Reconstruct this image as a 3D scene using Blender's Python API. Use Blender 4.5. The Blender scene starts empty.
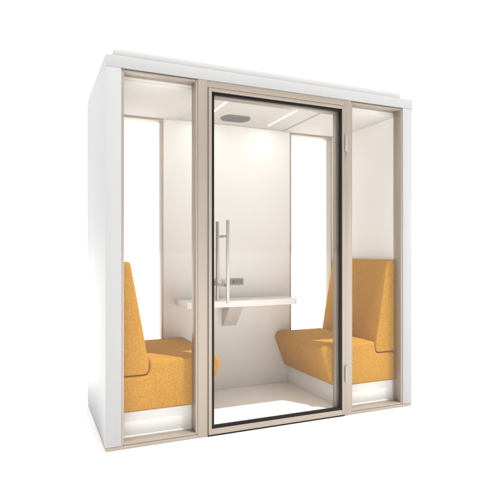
import bpy, bmesh, math
from mathutils import Vector, Matrix

S = bpy.context.scene
COL = S.collection
G = -0.022                      # height of the ground below the booth's panels

# ------------------------------------------------------------------ materials
def mat(name):
    m = bpy.data.materials.new(name); m.use_nodes = True
    nt = m.node_tree
    return m, nt, nt.nodes['Principled BSDF']

def N(nt, typ, **k):
    n = nt.nodes.new(typ)
    for a, v in k.items(): setattr(n, a, v)
    return n

def painted(name, col, rough=0.5, bump=0.02, scale=350, metal=0.0, var=0.02, spec=0.5):
    """paint or powder coat: faint mottling in colour and gloss and a fine orange-peel bump"""
    m, nt, b = mat(name)
    tc = N(nt, 'ShaderNodeTexCoord')
    n1 = N(nt, 'ShaderNodeTexNoise'); n1.inputs['Scale'].default_value = 3.1; n1.inputs['Detail'].default_value = 5
    nt.links.new(tc.outputs['Object'], n1.inputs['Vector'])
    r = N(nt, 'ShaderNodeMix', data_type='RGBA')
    r.inputs['A'].default_value = [c * (1 - var) for c in col] + [1]
    r.inputs['B'].default_value = [min(1, c * (1 + var)) for c in col] + [1]
    nt.links.new(n1.outputs['Fac'], r.inputs['Factor']); nt.links.new(r.outputs['Result'], b.inputs['Base Color'])
    mr = N(nt, 'ShaderNodeMapRange'); mr.inputs['To Min'].default_value = rough - .06; mr.inputs['To Max'].default_value = rough + .06
    nt.links.new(n1.outputs['Fac'], mr.inputs['Value']); nt.links.new(mr.outputs['Result'], b.inputs['Roughness'])
    n2 = N(nt, 'ShaderNodeTexNoise'); n2.inputs['Scale'].default_value = scale; n2.inputs['Detail'].default_value = 2
    nt.links.new(tc.outputs['Object'], n2.inputs['Vector'])
    bp = N(nt, 'ShaderNodeBump'); bp.inputs['Strength'].default_value = bump; bp.inputs['Distance'].default_value = .002
    nt.links.new(n2.outputs['Fac'], bp.inputs['Height']); nt.links.new(bp.outputs['Normal'], b.inputs['Normal'])
    b.inputs['Metallic'].default_value = metal
    b.inputs['Specular IOR Level'].default_value = spec
    return m

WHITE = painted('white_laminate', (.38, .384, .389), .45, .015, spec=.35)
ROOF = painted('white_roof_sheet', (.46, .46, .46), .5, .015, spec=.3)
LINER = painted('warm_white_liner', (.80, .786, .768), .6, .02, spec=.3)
CEIL = painted('ceiling_paint', (.63, .615, .60), .7, .02, spec=.2)
KICK = painted('white_plinth_board', (.78, .78, .78), .88, .015, spec=.08)
VINYL = painted('pale_vinyl', (.86, .845, .82), .5, .03, 160)
BEIGE = painted('beige_anodised_aluminium', (.335, .288, .243), .38, .01, 500, .35, spec=.4)
BEIGE_LIFTED = painted('beige_aluminium_shade_lifted', (.47, .415, .355), .4, .01, 500, .2, spec=.4)  # frame beige with brightness put into the colour for the shaded back windows
BLACK = painted('black_rubber', (.005, .0055, .006), .4, .03, 300, spec=.22)
DARK = painted('dark_gap_shadow', (.10, .09, .085), .8, .02, spec=.1)  # dark colour standing in for the shadow in the frame gaps
STEEL = painted('brushed_steel', (.40, .38, .36), .38, .01, 600, .7)
HINGE = painted('satin_hinge_metal', (.36, .33, .30), .45, .01, 600, .3)
GREY = painted('grey_grille', (.23, .23, .228), .6, .02)
SOCK = painted('grey_socket_plastic', (.33, .31, .30), .5, .02)
DKGREY = painted('dark_grey_plastic', (.12, .115, .11), .5, .02)
DESK = painted('white_shelf_laminate', (.87, .86, .85), .4, .015)
BRK = painted('bracket_paint', (.58, .545, .51), .5, .015)
STUDIO = painted('white_studio_floor', (.89, .89, .89), .9, .0, var=.005, spec=.05)

# orange woven wool
FAB, nt, b = mat('orange_woven_wool')
tc = N(nt, 'ShaderNodeTexCoord')
def threads(scale):
    mp = N(nt, 'ShaderNodeMapping'); mp.inputs['Scale'].default_value = scale
    w = N(nt, 'ShaderNodeTexNoise'); w.inputs['Scale'].default_value = 1; w.inputs['Detail'].default_value = 3; w.inputs['Roughness'].default_value = .6
    nt.links.new(tc.outputs['Object'], mp.inputs['Vector']); nt.links.new(mp.outputs['Vector'], w.inputs['Vector']); return w
wx, wy, wz = threads((60, 380, 380)), threads((380, 60, 380)), threads((380, 380, 60))      # threads run along x, y and z
a1 = N(nt, 'ShaderNodeMath', operation='ADD'); a2 = N(nt, 'ShaderNodeMath', operation='ADD'); a3 = N(nt, 'ShaderNodeMath', operation='DIVIDE')
nt.links.new(wx.outputs['Fac'], a1.inputs[0]); nt.links.new(wy.outputs['Fac'], a1.inputs[1])
nt.links.new(a1.outputs[0], a2.inputs[0]); nt.links.new(wz.outputs['Fac'], a2.inputs[1])
nt.links.new(a2.outputs[0], a3.inputs[0]); a3.inputs[1].default_value = 3
ns = N(nt, 'ShaderNodeTexNoise'); ns.inputs['Scale'].default_value = 420; ns.inputs['Detail'].default_value = 6; ns.inputs['Roughness'].default_value = .7
nt.links.new(tc.outputs['Object'], ns.inputs['Vector'])
nb = N(nt, 'ShaderNodeTexNoise'); nb.inputs['Scale'].default_value = 6; nb.inputs['Detail'].default_value = 4
nt.links.new(tc.outputs['Object'], nb.inputs['Vector'])
mx = N(nt, 'ShaderNodeMath', operation='MULTIPLY_ADD'); mx.inputs[1].default_value = 1.0
nq = N(nt, 'ShaderNodeMath', operation='MULTIPLY'); nq.inputs[1].default_value = .3
nt.links.new(ns.outputs['Fac'], nq.inputs[0])
nt.links.new(a3.outputs[0], mx.inputs[0]); nt.links.new(nq.outputs[0], mx.inputs[2])
ramp = N(nt, 'ShaderNodeValToRGB')
ramp.color_ramp.elements[0].position = .58; ramp.color_ramp.elements[0].color = (.40, .194, .026, 1)
ramp.color_ramp.elements[1].position = .74; ramp.color_ramp.elements[1].color = (.62, .313, .044, 1)
nt.links.new(mx.outputs[0], ramp.inputs['Fac'])
mm = N(nt, 'ShaderNodeMix', data_type='RGBA', blend_type='MULTIPLY'); mm.inputs['Factor'].default_value = .12
nt.links.new(ramp.outputs['Color'], mm.inputs['A']); nt.links.new(nb.outputs['Fac'], mm.inputs['B'])
nt.links.new(mm.outputs['Result'], b.inputs['Base Color'])
b.inputs['Roughness'].default_value = .9; b.inputs['Specular IOR Level'].default_value = .06
b.inputs['Sheen Weight'].default_value = .04; b.inputs['Sheen Roughness'].default_value = .5
b.inputs['Sheen Tint'].default_value = (1, .75, .4, 1)
bp = N(nt, 'ShaderNodeBump'); bp.inputs['Strength'].default_value = .2; bp.inputs['Distance'].default_value = .002
nt.links.new(mx.outputs[0], bp.inputs['Height']); nt.links.new(bp.outputs['Normal'], b.inputs['Normal'])

# clear architectural glass (thin pane: straight-through transmission + fresnel reflection)
GLASS = bpy.data.materials.new('clear_glass'); GLASS.use_nodes = True
nt = GLASS.node_tree; nt.nodes.clear()
out = N(nt, 'ShaderNodeOutputMaterial'); tr = N(nt, 'ShaderNodeBsdfTransparent'); gl = N(nt, 'ShaderNodeBsdfGlossy')
tr.inputs['Color'].default_value = (.985, .985, .98, 1); gl.inputs['Roughness'].default_value = .02
lw = N(nt, 'ShaderNodeLayerWeight'); lw.inputs['Blend'].default_value = .5           # facing = 1 - cos
pw = N(nt, 'ShaderNodeMath', operation='POWER'); pw.inputs[1].default_value = 5
ma = N(nt, 'ShaderNodeMath', operation='MULTIPLY_ADD'); ma.inputs[1].default_value = .5; ma.inputs[2].default_value = .03
ge = N(nt, 'ShaderNodeNewGeometry'); iv = N(nt, 'ShaderNodeMath', operation='SUBTRACT'); iv.inputs[0].default_value = 1
fr = N(nt, 'ShaderNodeMath', operation='MULTIPLY')                                    # only the outer face of a pane reflects
nt.links.new(lw.outputs['Facing'], pw.inputs[0]); nt.links.new(pw.outputs[0], ma.inputs[0])
nt.links.new(ge.outputs['Backfacing'], iv.inputs[1]); nt.links.new(iv.outputs[0], fr.inputs[0]); nt.links.new(ma.outputs[0], fr.inputs[1])
ms = N(nt, 'ShaderNodeMixShader')
nt.links.new(fr.outputs[0], ms.inputs[0]); nt.links.new(tr.outputs[0], ms.inputs[1]); nt.links.new(gl.outputs[0], ms.inputs[2])
nt.links.new(ms.outputs[0], out.inputs['Surface'])

# lit diffuser of the ceiling light line (a real lamp)
LED, nt, b = mat('led_diffuser')
b.inputs['Base Color'].default_value = (.9, .88, .85, 1)
b.inputs['Emission Color'].default_value = (1, .94, .87, 1); b.inputs['Emission Strength'].default_value = 1.25

# ------------------------------------------------------------------ mesh helpers
def add_box(bm, x0, x1, y0, y1, z0, z1, bev=.0015, seg=2):
    t = bmesh.new()
    bmesh.ops.create_cube(t, size=1)
    for v in t.verts:
        v.co = Vector((x0 + (v.co.x + .5) * (x1 - x0), y0 + (v.co.y + .5) * (y1 - y0), z0 + (v.co.z + .5) * (z1 - z0)))
    if bev:
        bmesh.ops.bevel(t, geom=t.edges[:], offset=bev, segments=seg, profile=.5, affect='EDGES')
    me = bpy.data.meshes.new('t'); t.to_mesh(me); t.free(); bm.from_mesh(me); bpy.data.meshes.remove(me)

def boxes(*bs, bev=.0015):
    bm = bmesh.new()
    for q in bs: add_box(bm, *q, bev=bev)
    return bm

def add_tube(bm, p, q, r, n=20, bev=.0015):
    p, q = Vector(p), Vector(q); d = q - p; L = d.length
    t = bmesh.new()
    bmesh.ops.create_cone(t, segments=n, radius1=r, radius2=r, depth=L, cap_ends=True)
    if bev:
        ed = [e for e in t.edges if any(len(f.verts) > 4 for f in e.link_faces)]
        bmesh.ops.bevel(t, geom=ed, offset=bev, segments=2, profile=.5, affect='EDGES')
    M = Matrix.Translation((p + q) / 2) @ d.to_track_quat('Z', 'Y').to_matrix().to_4x4()
    t.transform(M)
    me = bpy.data.meshes.new('t'); t.to_mesh(me); t.free(); bm.from_mesh(me); bpy.data.meshes.remove(me)

def fillet(pts):
    """pts: (x, z, radius) -> outline with rounded corners"""
    out = []; n = len(pts)
    for i in range(n):
        a, c, e = Vector(pts[i-1][:2]), Vector(pts[i][:2]), Vector(pts[(i+1) % n][:2]); r = pts[i][2]
        if r <= 0: out.append(c); continue
        u, v = (a - c).normalized(), (e - c).normalized()
        ang = u.angle(v); L = r / math.tan(ang / 2)
        L = min(L, .49 * (a - c).length, .49 * (e - c).length); r = L * math.tan(ang / 2)
        cen = c + (u + v).normalized() * (r / math.sin(ang / 2))
        s, f = c + u * L - cen, c + v * L - cen
        a0 = math.atan2(s.y, s.x); d = math.atan2(f.y, f.x) - a0
        while d > math.pi: d -= 2 * math.pi
        while d < -math.pi: d += 2 * math.pi
        k = max(3, int(abs(d) / math.radians(11)))
        for j in range(k + 1):
            t = a0 + d * j / k; out.append(cen + Vector((math.cos(t), math.sin(t))) * r)
    return out

def cushion(outline, y0, y1, e=.012, seg=4, mirror=None, slices=10):
    """outline in x-z swept along y with softly rounded ends"""
    P = [p for i, p in enumerate(outline) if (p - outline[i-1]).length > 1e-5]; n = len(P)
    area = sum(P[i-1].x * P[i].y - P[i].x * P[i-1].y for i in range(n))
    if area < 0: P = P[::-1]
    nor = []
    for i in range(n):
        d1, d2 = (P[i] - P[i-1]).normalized(), (P[(i+1) % n] - P[i]).normalized()
        m1, m2 = Vector((d1.y, -d1.x)), Vector((d2.y, -d2.x)); m = (m1 + m2)
        m.normalize(); nor.append(m / max(.5, m.dot(m1)))
    rings = []
    for s in range(seg + 1):
        t = s / seg * math.pi / 2; rings.append((y0 + e * (1 - math.cos(t)), e * (1 - math.sin(t))))
    mid = [(y0 + e + (y1 - y0 - 2 * e) * k / slices, 0) for k in range(1, slices)]
    back = [(y0 + y1 - y, i) for y, i in rings[::-1]]
    bm = bmesh.new(); VR = []
    for y, ins in rings + mid + back:
        ring = []
        for p, m in zip(P, nor):
            q = p - m * ins; x = q.x if mirror is None else mirror - q.x
            ring.append(bm.verts.new((x, y, q.y)))
        VR.append(ring)
    for r0, r1 in zip(VR, VR[1:]):
        for i in range(n): bm.faces.new((r0[i-1], r0[i], r1[i], r1[i-1]))
    c0 = bm.faces.new(VR[0]); c1 = bm.faces.new(VR[-1][::-1])
    bmesh.ops.recalc_face_normals(bm, faces=bm.faces[:])
    for f in bm.faces: f.smooth = True
    c0.smooth = c1.smooth = False
    return bm

WORLD = {}
def empty(name, loc, label, cat, group=None):
    o = bpy.data.objects.new(name, None); COL.objects.link(o); o.location = loc; o.empty_display_size = .1
    o['label'] = label; o['category'] = cat
    if group: o['group'] = group
    WORLD[o.name] = Vector(loc); return o

def obj(name, bm, m, parent=None, smooth=True):
    xs = [v.co for v in bm.verts]
    c = Vector([(min(v[i] for v in xs) + max(v[i] for v in xs)) / 2 for i in range(3)])
    bmesh.ops.translate(bm, verts=bm.verts[:], vec=-c)
    me = bpy.data.meshes.new(name); bm.to_mesh(me); bm.free(); me.materials.append(m)
    if smooth:
        for p in me.polygons:
            if len(p.vertices) <= 4: p.use_smooth = True
        me.set_sharp_from_angle(angle=math.radians(32))
    o = bpy.data.objects.new(name, me); COL.objects.link(o)
    o.location = c - (WORLD[parent.name] if parent else Vector((0, 0, 0)))
    if parent: o.parent = parent
    WORLD[o.name] = c; return o

# ------------------------------------------------------------------ setting
bm = bmesh.new()
vs = [bm.verts.new(p) for p in ((-400, -400, G), (400, -400, G), (400, 400, G), (-400, 400, G))]; bm.faces.new(vs)
fl = obj('studio_floor', bm, STUDIO); fl['kind'] = 'structure'

# ------------------------------------------------------------------ the booth
B = empty('meeting_booth', (1.08, .48, G), 'white two seat office meeting booth with beige framed glass front on a white studio floor', 'meeting booth')
D = .963; XL, XR = .088, 2.079; YB = .83; ZC = 2.10
# shell
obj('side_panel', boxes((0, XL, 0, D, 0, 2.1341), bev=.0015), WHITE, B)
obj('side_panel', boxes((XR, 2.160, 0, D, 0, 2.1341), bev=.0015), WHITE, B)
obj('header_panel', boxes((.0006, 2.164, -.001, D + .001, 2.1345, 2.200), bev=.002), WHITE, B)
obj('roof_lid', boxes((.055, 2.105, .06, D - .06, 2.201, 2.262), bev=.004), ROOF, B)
obj('side_liner', boxes((XL + .0003, XL + .005, .088, YB, .0185, 2.0905), bev=.0008), LINER, B)
obj('side_liner', boxes((XR - .005, XR - .0003, .088, YB, .0185, 2.0905), bev=.0008), LINER, B)
back = obj('back_wall', boxes((.531, 1.599, YB, D - .003, .0185, ZC - .001), bev=.002), LINER, B)
obj('ceiling_panel', boxes((XL + .001, XR - .001, .088, D - .004, ZC, 2.1315), (XL + .002, .630, .088, YB + .07, 2.091, ZC - .0004), (1.537, XR - .002, .088, YB + .07, 2.091, ZC - .0004), bev=.001), CEIL, B)
obj('floor_panel', boxes((XL + .001, XR - .001, .087, D - .004, .0005, .018), bev=.001), VINYL, B)
obj('base_rail', boxes((.003, .6005, .002, .039, G + .001, -.0008), (1.5825, 2.157, .002, .039, G + .001, -.0008),
                       (.003, 2.157, .0395, D - .002, G + .0012, -.001), bev=.002), BEIGE, B)
obj('door_threshold', boxes((.6015, 1.5815, -.002, .0385, G + .0005, -.0135), bev=.001), BLACK, B)

# ceiling fittings
c = bpy.data.objects['ceiling_panel']
for x in (.817, 1.350):
    obj('light_strip', boxes((x - .007, x + .007, .25, .72, ZC - .004, ZC - .0005), bev=.0005), LED, c)
R, h = .112, .086; cx, cy = 1.030, .625
bm = bmesh.new()
prof = []
a = math.asin(h / R)
for sgn in (1, -1):
    for k in range(15):
        t = -a + 2 * a * k / 14 + (0 if sgn > 0 else math.pi); prof.append((cx + R * math.cos(t), cy + R * math.sin(t)))
lo = [bm.verts.new((x, y, ZC - .006)) for x, y in prof]; hi = [bm.verts.new((x, y, ZC - .0005)) for x, y in prof]
bm.faces.new(lo[::-1]); bm.faces.new(hi)
for i in range(len(lo)): bm.faces.new((lo[i-1], lo[i], hi[i], hi[i-1]))
for k in range(7):
    yy = cy - .066 + k * .022; w = math.sqrt(R * R - (yy - cy) ** 2) - .014
    add_box(bm, cx - w, cx + w, yy - .003, yy + .003, ZC - .0085, ZC - .0062, bev=.0005)
obj('air_vent', bm, GREY, c, smooth=False)

# sockets on the back wall
for x0, x1 in ((.845, .955), (1.065, 1.178)):
    so = obj('socket_plate', boxes((x0, x1, YB - .009, YB - .0004, .834, .886), bev=.003), SOCK, back)
    n = 3; w = (x1 - x0 - .02) / n
    for k in range(n):
        q = x0 + .010 + k * w
        obj('socket_insert', boxes((q + .005, q + w - .005, YB - .0115, YB - .0092, .846, .874), bev=.001), DKGREY if k == 0 else GREY, back)

# shelf table and its bracket
bm = bmesh.new()
out = fillet([(.63, .56, .012), (1.53, .56, .03), (1.53, YB - .0005, 0), (.63, YB - .0005, 0)])
lo = [bm.verts.new((p.x, p.y, .691)) for p in out]; hi = [bm.verts.new((p.x, p.y, .735)) for p in out]
bm.faces.new(lo[::-1]); bm.faces.new(hi)
for i in range(len(lo)): bm.faces.new((lo[i-1], lo[i], hi[i], hi[i-1]))
bmesh.ops.bevel(bm, geom=[e for e in bm.edges if abs(e.verts[0].co.z - e.verts[1].co.z) < 1e-4], offset=.003, segments=2, profile=.5, affect='EDGES')
tb = obj('shelf_table', bm, DESK, B)
bm = bmesh.new()
pr = [(.655, .6905), (YB - .0006, .6905), (YB - .0006, .515), (.815, .515)]
A = [bm.verts.new((.998, y, z)) for y, z in pr]; C_ = [bm.verts.new((1.112, y, z)) for y, z in pr]
bm.faces.new(A[::-1]); bm.faces.new(C_)
for i in range(4): bm.faces.new((A[i-1], A[i], C_[i], C_[i-1]))
bmesh.ops.recalc_face_normals(bm, faces=bm.faces[:])
bmesh.ops.bevel(bm, geom=bm.edges[:], offset=.002, segments=2, profile=.5, affect='EDGES')
obj('shelf_bracket', bm, BRK, tb)

# front fixed windows
def front_window(x0, x1, wl, wr):
    z0, z1, y0, y1 = .0005, 2.128, .003, .086
    f = obj('front_window', boxes((x0, x0 + wl, y0, y1, z0, z1), (x1 - wr, x1, y0, y1, z0, z1),
                                  (x0 + wl, x1 - wr, y0 + .001, y1 - .001, z0 + .0005, .012), (x0 + wl, x1 - wr, y0 + .001, y1 - .001, z1 - .012, z1 - .0005)), BEIGE, B)
    obj('window_pane', boxes((x0 + wl + .0005, x1 - wr - .0005, .040, .046, .0125, z1 - .0125), bev=0), GLASS, f, smooth=False)
    obj('gap_shadow_strip', boxes((x0 + .001, x1 - .001, .016, y1 - .002, z1 + .0003, 2.1338), bev=0), DARK, f, smooth=False)  # dark strip that paints the shadow line under the header
    return f
front_window(.0885, .5375, .014, .013)
wr_ = front_window(1.633, 2.0755, .012, .012)
obj('gap_shadow_strip', boxes((2.0758, 2.0788, .016, .084, .001, 2.128), bev=0), DARK, wr_, smooth=False)  # same painted gap shadow, beside the right side panel

# posts and door frame
obj('door_frame', boxes((.5378, .600, 0, .086, G + .0015, 2.1342), (1.583, 1.6327, 0, .086, G + .0015, 2.1342), (.6003, 1.5827, .0008, .0855, 2.0925, 2.134),
                        (.6003, .652, .040, .085, .0185, 2.0922), (1.534, 1.5827, .040, .074, .0185, 2.0922), (.6525, 1.5335, .041, .0845, 2.046, 2.0920),
                        (.6525, 1.5335, .041, .0845, .0, .0185)), BEIGE, B)
# door leaf
x0, x1, z0, z1, w = .6035, 1.5795, -.012, 2.0885, .0205
d = obj('door', boxes((x0, x0 + w, -.006, .036, z0, z1), (x1 - w, x1, -.006, .036, z0, z1), (x0 + w, x1 - w, -.0055, .0355, z0 + .0005, z0 + w + .014), (x0 + w, x1 - w, -.0055, .0355, z1 - w, z1 - .0005)), BEIGE, B)
gx0, gx1, gz0, gz1, g = x0 + w + .0005, x1 - w - .0005, z0 + w + .0145, z1 - w - .0005, .0172
obj('door_gasket', boxes((gx0, gx0 + g, .002, .018, gz0, gz1), (gx1 - g, gx1, .002, .018, gz0, gz1), (gx0 + g, gx1 - g, .0023, .0177, gz0 + .0003, gz0 + g), (gx0 + g, gx1 - g, .0023, .0177, gz1 - g, gz1 - .0003), bev=.001), BLACK, d)
obj('door_pane', boxes((gx0 + g + .0004, gx1 - g - .0004, .008, .016, gz0 + g + .0004, gz1 - g - .0004), bev=0), GLASS, d, smooth=False)
for ya, xa in ((-.070, .703), (.098, .696)):
    bm = bmesh.new()
    add_tube(bm, (xa, ya, .788), (xa, ya, 1.287), .0105, 24)
    yg = .0075 if ya < 0 else .0165; sg = 1 if ya < 0 else -1
    for zz in (.890, 1.190):
        add_tube(bm, (xa, ya + sg * .009, zz), (xa, yg - sg * .004, zz), .007, 16, 0)
        add_tube(bm, (xa, yg - sg * .005, zz), (xa, yg, zz), .0095, 20, .0008)
    obj('door_handle', bm, STEEL, d)
lk = bmesh.new()
add_box(lk, .690, .728, -.014, .0075, .886, .932, bev=.003); add_tube(lk, (.712, -.024, .909), (.712, -.0142, .909), .013, 20)
obj('door_lock', lk, SOCK, d)
for za, zb in ((1.780, 1.897), (.209, .318)):
    bm = bmesh.new(); add_tube(bm, (1.5855, -.010, za), (1.5855, -.010, zb), .0075, 16); add_box(bm, 1.588, 1.601, -.007, -.0004, za + .002, zb - .002, bev=.001)
    obj('door_hinge', bm, HINGE, d)

# back windows, full height either side of the back wall
def back_window(x0, x1):
    y0, y1, z0, z1 = YB, .905, .0188, ZC - .0098
    w, t = .014, .014
    f = obj('back_window', boxes((x0, x0 + w, y0, y1, z0, z1), (x1 - w, x1, y0, y1, z0, z1), (x0 + w, x1 - w, y0 + .0005, y1 - .0005, z1 - t, z1 - .0003), (x0 + w, x1 - w, y0 + .0005, y1 - .0005, z0 + .0003, z0 + t), bev=.001), BEIGE_LIFTED, B)
    obj('window_pane', boxes((x0 + w + .0004, x1 - w - .0004, .872, .880, z0 + t + .0004, z1 - t - .0004), bev=0), GLASS, f, smooth=False)
back_window(.150, .5305)
back_window(1.5995, 2.014)
obj('corner_panel', boxes((XL + .0005, .1495, YB + .0005, D - .003, .0185, ZC - .0098), bev=.001), LINER, B)
obj('corner_panel', boxes((2.0145, XR - .0005, YB + .0005, D - .003, .0185, ZC - .0098), bev=.001), LINER, B)

# ------------------------------------------------------------------ benches
def bench(mirror, label):
    X = (lambda x: x) if mirror is None else (lambda x: mirror - x)
    r = empty('upholstered_bench', (X(.35), .455, .018), label, 'bench', 'orange benches facing each other in the booth')
    xa, xb = sorted((X(.0935), X(.588)))
    obj('plinth', boxes((xa, xb, .094, .820, .0186, .1565), bev=.002), KICK, r)
    seat = fillet([(.0935, .158, .024), (.622, .158, .045), (.718, .405, .055), (.690, .450, .055), (.268, .450, .022), (.262, .366, .026), (.0935, .366, .022)])
    obj('seat', cushion(seat, .080, .826, .020, seg=5, mirror=mirror), FAB, r)
    rest = fillet([(.0935, .3695, .016), (.259, .3695, .030), (.264, .430, .03), (.153, 1.039, .022), (.0935, 1.039, .016)])
    obj('backrest', cushion(rest, .082, .826, .014, mirror=mirror), FAB, r)
bench(None, 'orange wool bench at the left side of the booth, behind the left front window')
bench(XL + XR, 'orange wool bench at the right side of the booth, beside the door hinges')

# ------------------------------------------------------------------ light
W = bpy.data.worlds.new('World'); S.world = W; W.use_nodes = True
nt = W.node_tree; nt.nodes.clear()
out = N(nt, 'ShaderNodeOutputWorld'); bg = N(nt, 'ShaderNodeBackground'); tc = N(nt, 'ShaderNodeTexCoord')
def dot(v):
    q = N(nt, 'ShaderNodeVectorMath', operation='DOT_PRODUCT'); q.inputs[1].default_value = v
    nt.links.new(tc.outputs['Generated'], q.inputs[0]); return q.outputs['Value']
def smooth(x, a, b, lo, hi):
    q = N(nt, 'ShaderNodeMapRange', interpolation_type='SMOOTHSTEP')
    for n_, v in zip(('From Min', 'From Max', 'To Min', 'To Max'), (a, b, lo, hi)): q.inputs[n_].default_value = v
    nt.links.new(x, q.inputs['Value']); return q.outputs['Result']
WALL_BACK, WALL_FRONT, OVERHEAD = 1.15, .25, 2.5
f1 = smooth(dot((-.15, -.989, 0)), -.15, .6, WALL_BACK, WALL_FRONT)
f2 = smooth(dot((0, 0, 1)), .74, .88, 0, OVERHEAD)
f3 = smooth(dot((0, 0, 1)), 0, .45, 0, 1)                # the room's front side brightens towards the white floor
mxr = N(nt, 'ShaderNodeMix'); mxr.inputs['A'].default_value = 1.15
nt.links.new(f3, mxr.inputs['Factor']); nt.links.new(f1, mxr.inputs['B']); f1 = mxr.outputs['Result']
ad = N(nt, 'ShaderNodeMath', operation='ADD'); nt.links.new(f1, ad.inputs[0]); nt.links.new(f2, ad.inputs[1])
bg.inputs['Color'].default_value = (1, 1, 1, 1)
nt.links.new(ad.outputs[0], bg.inputs['Strength']); nt.links.new(bg.outputs[0], out.inputs['Surface'])

sun = bpy.data.lights.new('key_light', 'SUN'); sun.energy = 4.3; sun.angle = math.radians(.5); sun.color = (1, .965, .92)
so = bpy.data.objects.new('key_light', sun); COL.objects.link(so)
so.rotation_euler = Vector((.120, -.185, 1)).to_track_quat('Z', 'Y').to_euler(); so.location = (1.3, -1, 6)
for x in (.817, 1.350):      # the glowing ends of the two ceiling light lines
    for y, ln, en in ((.685, .10, .24), (.45, .36, .15)):
        l = bpy.data.lights.new('ceiling_lamp', 'AREA'); l.shape = 'RECTANGLE'; l.size = .05; l.size_y = ln; l.energy = en; l.color = (1, .955, .905)
        o = bpy.data.objects.new('ceiling_lamp', l); COL.objects.link(o); o.location = (x, y, ZC - .006)

sb = bpy.data.lights.new('softbox', 'AREA'); sb.shape = 'DISK'; sb.size = 1.0; sb.energy = 9; sb.color = (1, .98, .95)
o = bpy.data.objects.new('softbox', sb); COL.objects.link(o); o.location = (4.1, -1.1, 1.5)
o.rotation_euler = (o.location - Vector((1.8, 0, 1.1))).to_track_quat('Z', 'Y').to_euler()

# ------------------------------------------------------------------ camera
cam = bpy.data.cameras.new('camera'); co = bpy.data.objects.new('camera', cam); COL.objects.link(co)
co.location = (-.381, -2.900, 1.092); co.rotation_euler = (math.radians(90), 0, -math.atan2(.398, .917))
cam.sensor_width = 36; cam.lens = 36 * 505 / 500; cam.shift_y = 2.5 / 500; cam.clip_end = 2000
S.camera = co

S.render.engine = 'CYCLES'
S.cycles.use_denoising = True
S.cycles.max_bounces = 16; S.cycles.diffuse_bounces = 8; S.cycles.transparent_max_bounces = 24
S.view_settings.view_transform = 'Standard'; S.view_settings.look = 'None'; S.view_settings.exposure = 0; S.view_settings.gamma = 1
